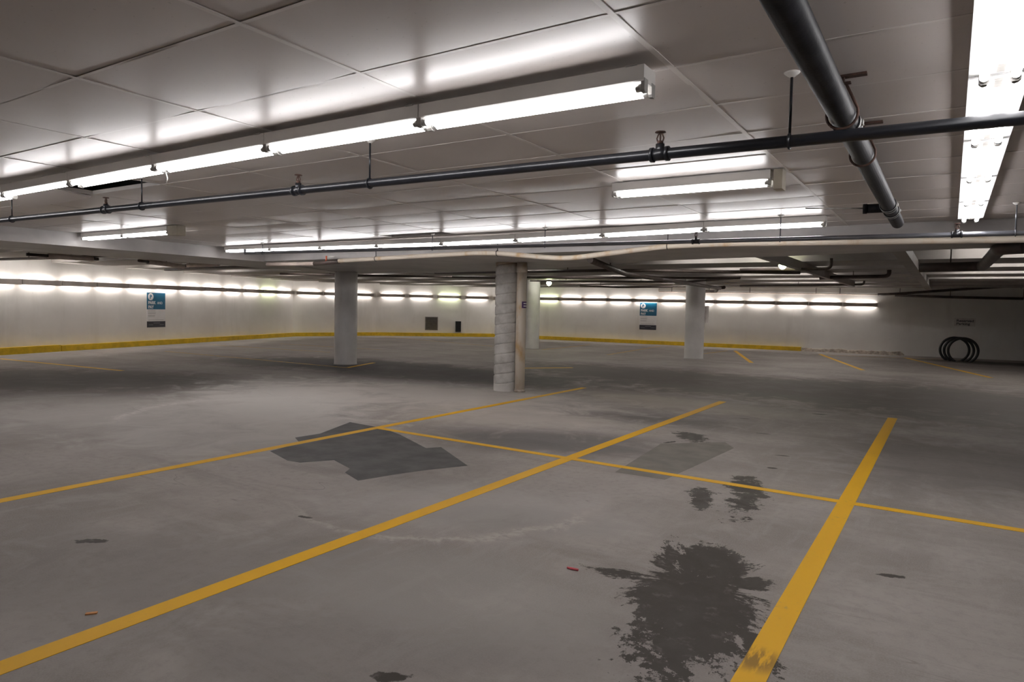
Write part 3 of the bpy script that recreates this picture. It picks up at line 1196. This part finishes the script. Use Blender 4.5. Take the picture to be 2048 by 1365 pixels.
def sprinkler(parent, p, r, up=True):
    """tee on the pipe with an upright sprinkler head"""
    MB().tube([(p.x - .045, p.y, p.z), (p.x - .03, p.y, p.z)], r * 1.35, 16).tube([(p.x + .03, p.y, p.z), (p.x + .045, p.y, p.z)], r * 1.35, 16).tube([(p.x - .04, p.y, p.z), (p.x + .04, p.y, p.z)], r * 1.15, 16).tube([(p.x, p.y, p.z), (p.x, p.y, p.z + r + .022)], r * .8, 14).build('tee_fitting', 'blackpipe', parent)
    z = p.z + r + .02
    h = MB().tube([(p.x, p.y, z), (p.x, p.y, z + .016)], .014, 10)
    fr = [(p.x - .013, p.y, z + .014), (p.x - .017, p.y, z + .03), (p.x - .010, p.y, z + .047), (p.x, p.y, z + .054), (p.x + .010, p.y, z + .047), (p.x + .017, p.y, z + .03), (p.x + .013, p.y, z + .014)]
    h.tube(fr, .0035, 6).tube([(p.x, p.y, z + .014), (p.x, p.y, z + .05)], .004, 6).lathe([(.004, .052), (.026, .056), (.024, .060), (.004, .061)], (p.x, p.y, z), 16)
    h.build('sprinkler_head', 'rust', parent)


# sprinkler pipe 1, in front of everything
P1Y = 3.12
a, b = atY(0, 441, P1Y), atY(2048, 236, P1Y)
e0 = at_x(a, b, -11.4)
e1 = at_x(a, b, 5.0)
t = thing('sprinkler_pipe', 'black sprinkler pipe hung below the long near row of lights', 'pipe', e0)
t.location = (0, 0, 0)
MB().tube([e0, a, b, e1], .026, 16).build('pipe', 'blackpipe', t)
for x in (740, 1578, 283, 22):
    q = atY(x, 300, P1Y)
    hanger(t, at_x(a, b, q.x), .026, CZ - .001)
for x in (1320, 597, 211):
    q = atY(x, 300, P1Y)
    sprinkler(t, at_x(a, b, q.x), .026)

# sprinkler pipe 2, before the wide beam
a, b = atY(490, 507, 7.55), atY(2048, 466, 7.55)
t = thing('sprinkler_pipe', 'grey sprinkler pipe running just below the far row of lights', 'pipe')
e1 = at_x(a, b, 5.0)
MB().tube([a + Vector((0, 0, .07)), a + Vector((.001, 0, .0)), at_x(a, b, -5), b, e1], .023, 14).build('pipe', 'silverpipe', t)
for x in (525, 865, 1090, 1560, 2030):
    q = atY(x, 480, 7.55)
    hanger(t, at_x(a, b, q.x), .023, CZ - .001, 'silverpipe')
for x in (1392, 1913):
    q = atY(x, 480, 7.55)
    sprinkler(t, at_x(a, b, q.x), .023)

# big cast iron pipe
a, b = Vector((-.415, -1.0, 2.405)), Vector((-.445, 7.2, 2.385))
t = thing('cast_iron_pipe', 'thick black cast iron drain pipe hung from the ceiling', 'pipe')
MB().tube([a, b], .052, 28).build('pipe', 'castiron', t)


def yat(y):
    return a + (b - a) * ((y - a.y) / (b.y - a.y))


for y, w in [(3.45, .10), (6.05, .12), (6.4, .10)]:
    p = yat(y)
    MB().tube([p - Vector((0, w / 2, 0)), p + Vector((0, w / 2, 0))], .058, 28).build('coupling', 'castiron', t)
    for s_ in (-1, 1):
        MB().tube([p + Vector((0, s_ * w * .38 - .006, 0)), p + Vector((0, s_ * w * .38 + .006, 0))], .0605, 28).build('band_clamp', 'steel', t)
    MB().box((p.x + .061, p.y, p.z), (.012, .03, .02)).build('clamp_screw', 'steel', t)
for y in (3.27, 4.12):
    p = yat(y)
    pts = [(p.x + .062 * math.cos(q), p.y, p.z + .062 * math.sin(q)) for q in [math.pi * (-1 + k / 14) for k in range(15)]]
    pts = [(p.x - .012, p.y, CZ - .04), (p.x - .06, p.y, p.z + .02)] + pts + [(p.x + .06, p.y, p.z + .02), (p.x + .012, p.y, CZ - .04)]
    MB().tube(pts, .006, 8).build('pipe_hanger', 'rust', t)
    MB().box((p.x + .02, p.y, CZ - .006), (.14, .035, .010)).box((p.x, p.y, CZ - .035), (.06, .03, .006)).tube([(p.x, p.y, CZ - .04), (p.x, p.y, CZ - .005)], .006, 8).build('hanger_bracket', 'rust', t)
p = yat(6.2)
MB().tube([p, p + Vector((-.16, -.01, .0))], .036, 20).build('branch_stub', 'castiron', t)
MB().tube([p + Vector((-.16, -.01, 0)), p + Vector((-.19, -.012, 0))], .040, 20).build('branch_cap', 'castiron', t)
MB().tube([p + Vector((-.19, -.012, .005)), p + Vector((-.62, -.03, .03))], .006, 8).build('branch_line', 'steel', t)

# cream pipe along the wide band, dipping to the drain
P = [atY(x, y, 8.55) for x, y in [(678, 522), (850, 512), (960, 506), (1000, 507), (1110, 517), (1150, 516), (1330, 493), (1440, 488), (2048, 479)]]
P.append(Vector((4.5, 8.55, P[-1].z)))
t = thing('cream_pipe', 'cream rust-stained pipe sagging along the wide ceiling band', 'pipe')
MB().tube(polytube(P, .25), .036, 14).build('pipe', 'cream', t)
for x in (752, 995, 1335):
    q = atY(x, 500, 8.55)
    for i in range(len(P) - 1):
        if min(P[i].x, P[i + 1].x) <= q.x <= max(P[i].x, P[i + 1].x):
            hanger(t, at_x(P[i], P[i + 1], q.x), .036, CZ - .001, 'blackpipe', False)
            break
p0 = P[0]
t = thing('insulated_pipe', 'pinkish lagged pipe end with a red valve under the band', 'pipe')
MB().tube([p0 + Vector((-.02, .02, -.01)), p0 + Vector((-.75, .1, -.03))], .040, 14).build('dark_section', 'darkpipe', t)
MB().tube([p0 + Vector((-.75, .1, -.03)), p0 + Vector((-2.1, .1, -.02))], .036, 14).build('lagging', 'insul', t)
v = p0 + Vector((-.38, .05, -.02))
MB().tube([v, v + Vector((0, 0, .12))], .014, 10).lathe([(.028, -.01), (.03, .01), (.02, .03)], tuple(v), 12).build('valve_stem', 'red', t)
MB().tube([v + Vector((.03, 0, .10)), v + Vector((.20, 0, .10))], .012, 8).build('valve_handle', 'white', t)

# pinkish lagged pipes beyond the side beam
for (q0, q1, lab) in [((96, 512), (186, 518), 'pinkish lagged pipe length beyond the side beam, nearest the long wall'),
                      ((296, 524), (366, 533), 'pinkish lagged pipe length beyond the side beam, between dark pipes'),
                      ((376, 531), (436, 529), 'short pale lagged pipe length hung beyond the side beam')]:
    zl = 2.45 if q0[0] == 376 else 2.33
    a, b = atz(*q0, zl), atz(*q1, zl)
    t = thing('insulated_pipe', lab, 'pipe')
    MB().tube([a, b], .05, 14).build('lagging', 'insul', t)
    d = (b - a).normalized()
    MB().tube([a - d * .35, a], .028, 12).build('pipe', 'darkpipe', t)
    MB().tube([b, b + d * .1], .028, 12).build('pipe', 'darkpipe', t)
    mid = (a + b) / 2
    MB().tube([mid + Vector((0, 0, .045)), Vector((mid.x, mid.y, SLAB))], .008, 8).build('hanger_rod', 'darkpipe', t)

# dark pipes of the far ceiling: pixel ends, height, radius
far_pipes = [
    ([(870, 546), (1240, 541), (1600, 546)], 2.40, .035, 'dark pipe crossing behind the spiral column'),
    ([(905, 554), (1120, 555), (1480, 557)], 2.42, .030, 'dark pipe behind the slim white column'),
    ([(1060, 562), (1360, 565), (1480, 556)], 2.45, .028, 'dark pipe passing under the globe lamp near the slim column'),
    ([(1160, 572), (1240, 575), (1345, 574)], 2.44, .035, 'dark pipe with elbows high on the back wall'),
    ([(1180, 520), (1250, 548), (1330, 560), (1440, 577)], 2.27, .050, 'thick dark diagonal pipe reaching the white column'),
    ([(1405, 583), (1432, 583), (1436, 576), (1448, 575)], 2.36, .06, 'thick dark elbow beside the white column top'),
    ([(1480, 540), (1662, 538), (1668, 531)], 2.40, .030, 'pale-topped pipe under the globe lamp strip'),
    ([(1640, 556), (1778, 553), (1782, 548)], 2.42, .045, 'dark pipe ending in an elbow behind the long slim beam'),
    ([(1480, 572), (1728, 570), (1732, 563)], 2.44, .030, 'dark pipe with a short riser before the back wall'),
    ([(1840, 536), (1965, 533), (2000, 497), (2048, 494)], 2.30, .075, 'thick dark pipe with an elbow past the wide two-tube lights'),
    ([(330, 540), (560, 531), (560, 524)], 2.40, .03, 'dark pipe crossing beyond the side beam'),
    ([(0, 519), (120, 516), (260, 509)], 2.42, .03, 'dark branch pipe beyond the side beam'),
    ([(560, 548), (760, 552), (990, 556)], 2.44, .035, 'dark pipe far behind the stout white column'),
]
for pix, z, r, lab in far_pipes:
    pts = [atz(x, y, z) for x, y in pix]
    # a riser: the last point straight above the one before when nearly the same column
    if abs(pix[-1][0] - pix[-2][0]) < 8 and len(pix) > 2:
        pts[-1] = Vector((pts[-2].x, pts[-2].y, 2.6))
    t = thing('dark_pipe', lab, 'pipe')
    MB().tube(polytube(pts, .12), r, 10).build('pipe', 'darkpipe', t)
    a, b = pts[0], pts[1]
    nh = max(1, int((b - a).length / 2.4))
    for k in range(nh):
        q = a + (b - a) * ((k + .5) / nh)
        MB().tube([(q.x, q.y, q.z + r * .6), (q.x, q.y, SLAB)], .010, 6).build('hanger_rod', 'darkpipe', t)
# thin conduit on the back wall
for xa, ya, xb, yb, lab in [(1318, 584, 1760, 590, 'thin conduit running along the top of the back wall')]:
    t = thing('wall_conduit', lab, 'conduit')
    pts = [on_wall(x, ya + (yb - ya) * (x - xa) / (xb - xa), .03)[0] for x in (xa, 1450, 1600, xb)]
    up = pts[0] + Vector((0, 0, .14))
    MB().tube(polytube([up] + pts, .05), .02, 8).build('pipe', 'insul', t)
    for x in (1344, 1500, 1632, 1680):
        q = on_wall(x, ya + (yb - ya) * (x - xa) / (xb - xa), .03)[0]
        MB().tube([q, q + Vector((0, 0, .25))], .012, 6).build('hanger_rod', 'darkpipe', t)

for pix, off, r, lab in [([(1790, 591), (1900, 595), (2046, 598)], .14, .05, 'straight dark pipe fixed along the dim wall'),
                         ([(1756, 590), (1800, 588), (1960, 577), (2040, 572)], .32, .05, 'dark pipe slanting up along the dim wall')]:
    t = thing('wall_pipe', lab, 'pipe')
    MB().tube(polytube([on_wall(x, y, off)[0] for x, y in pix], .1), r, 10).build('pipe', 'darkpipe', t)
    for x, y in pix[1:]:
        q = on_wall(x, y, off)[0]
        MB().tube([q, (q.x, q.y, 2.6)], .012, 6).build('hanger_rod', 'darkpipe', t)

# ------------------------------------------------------------------ globe lamps
for px, py, z, r, lab in [(1565, 532, 2.44, .07, 'greenish globe lamp under the far ceiling behind the narrow beam'),
                          (1098, 567, 2.44, .09, 'greenish globe lamp beside the slim white column')]:
    p = atz(px, py, z)
    t = thing('globe_lamp', lab, 'lamp', p)
    MB().lathe([(.012, -r * .95), (r * .55, -r * .8), (r * .9, -r * .35), (r, 0), (r * .95, r * .35), (r * .7, r * .7)], n=20).build('globe', 'globe', t)
    MB().lathe([(r * .72, r * .68), (r * .75, r * .9), (r * .4, r * 1.0)], n=16).build('cap', 'steel', t)
    MB().tube([(0, 0, r * .9), (0, 0, SLAB - z)], .012, 8).build('stem', 'darkpipe', t)

# ------------------------------------------------------------------ litter
p = atz(1145, 1141)
o = MB().tube([(p.x - .035, p.y, .0075), (p.x + .035, p.y + .006, .0075)], .007, 8).build('litter_stick', 'pink')
tag(o, 'small pink-red plastic stick lying on the floor by the splash', 'litter')
p = atz(183, 1229)
o = MB().box((p.x, p.y, .004), (.05, .02, .006), Matrix.Rotation(.9, 3, 'Z')).build('paper_scrap', 'orange')
tag(o, 'small orange-brown paper scrap lying beside a stall line', 'litter')
# loose white wire end below the near row
t = thing('loose_wire', 'short white wire end dangling from the near row of lights', 'wire', (row[3].x, row[3].y, row[3].z))
MB().tube([(0, .02, .03), (.01, .03, -.02), (.02, .035, -.055), (.0, .04, -.085)], .004, 6).build('wire', 'white', t)
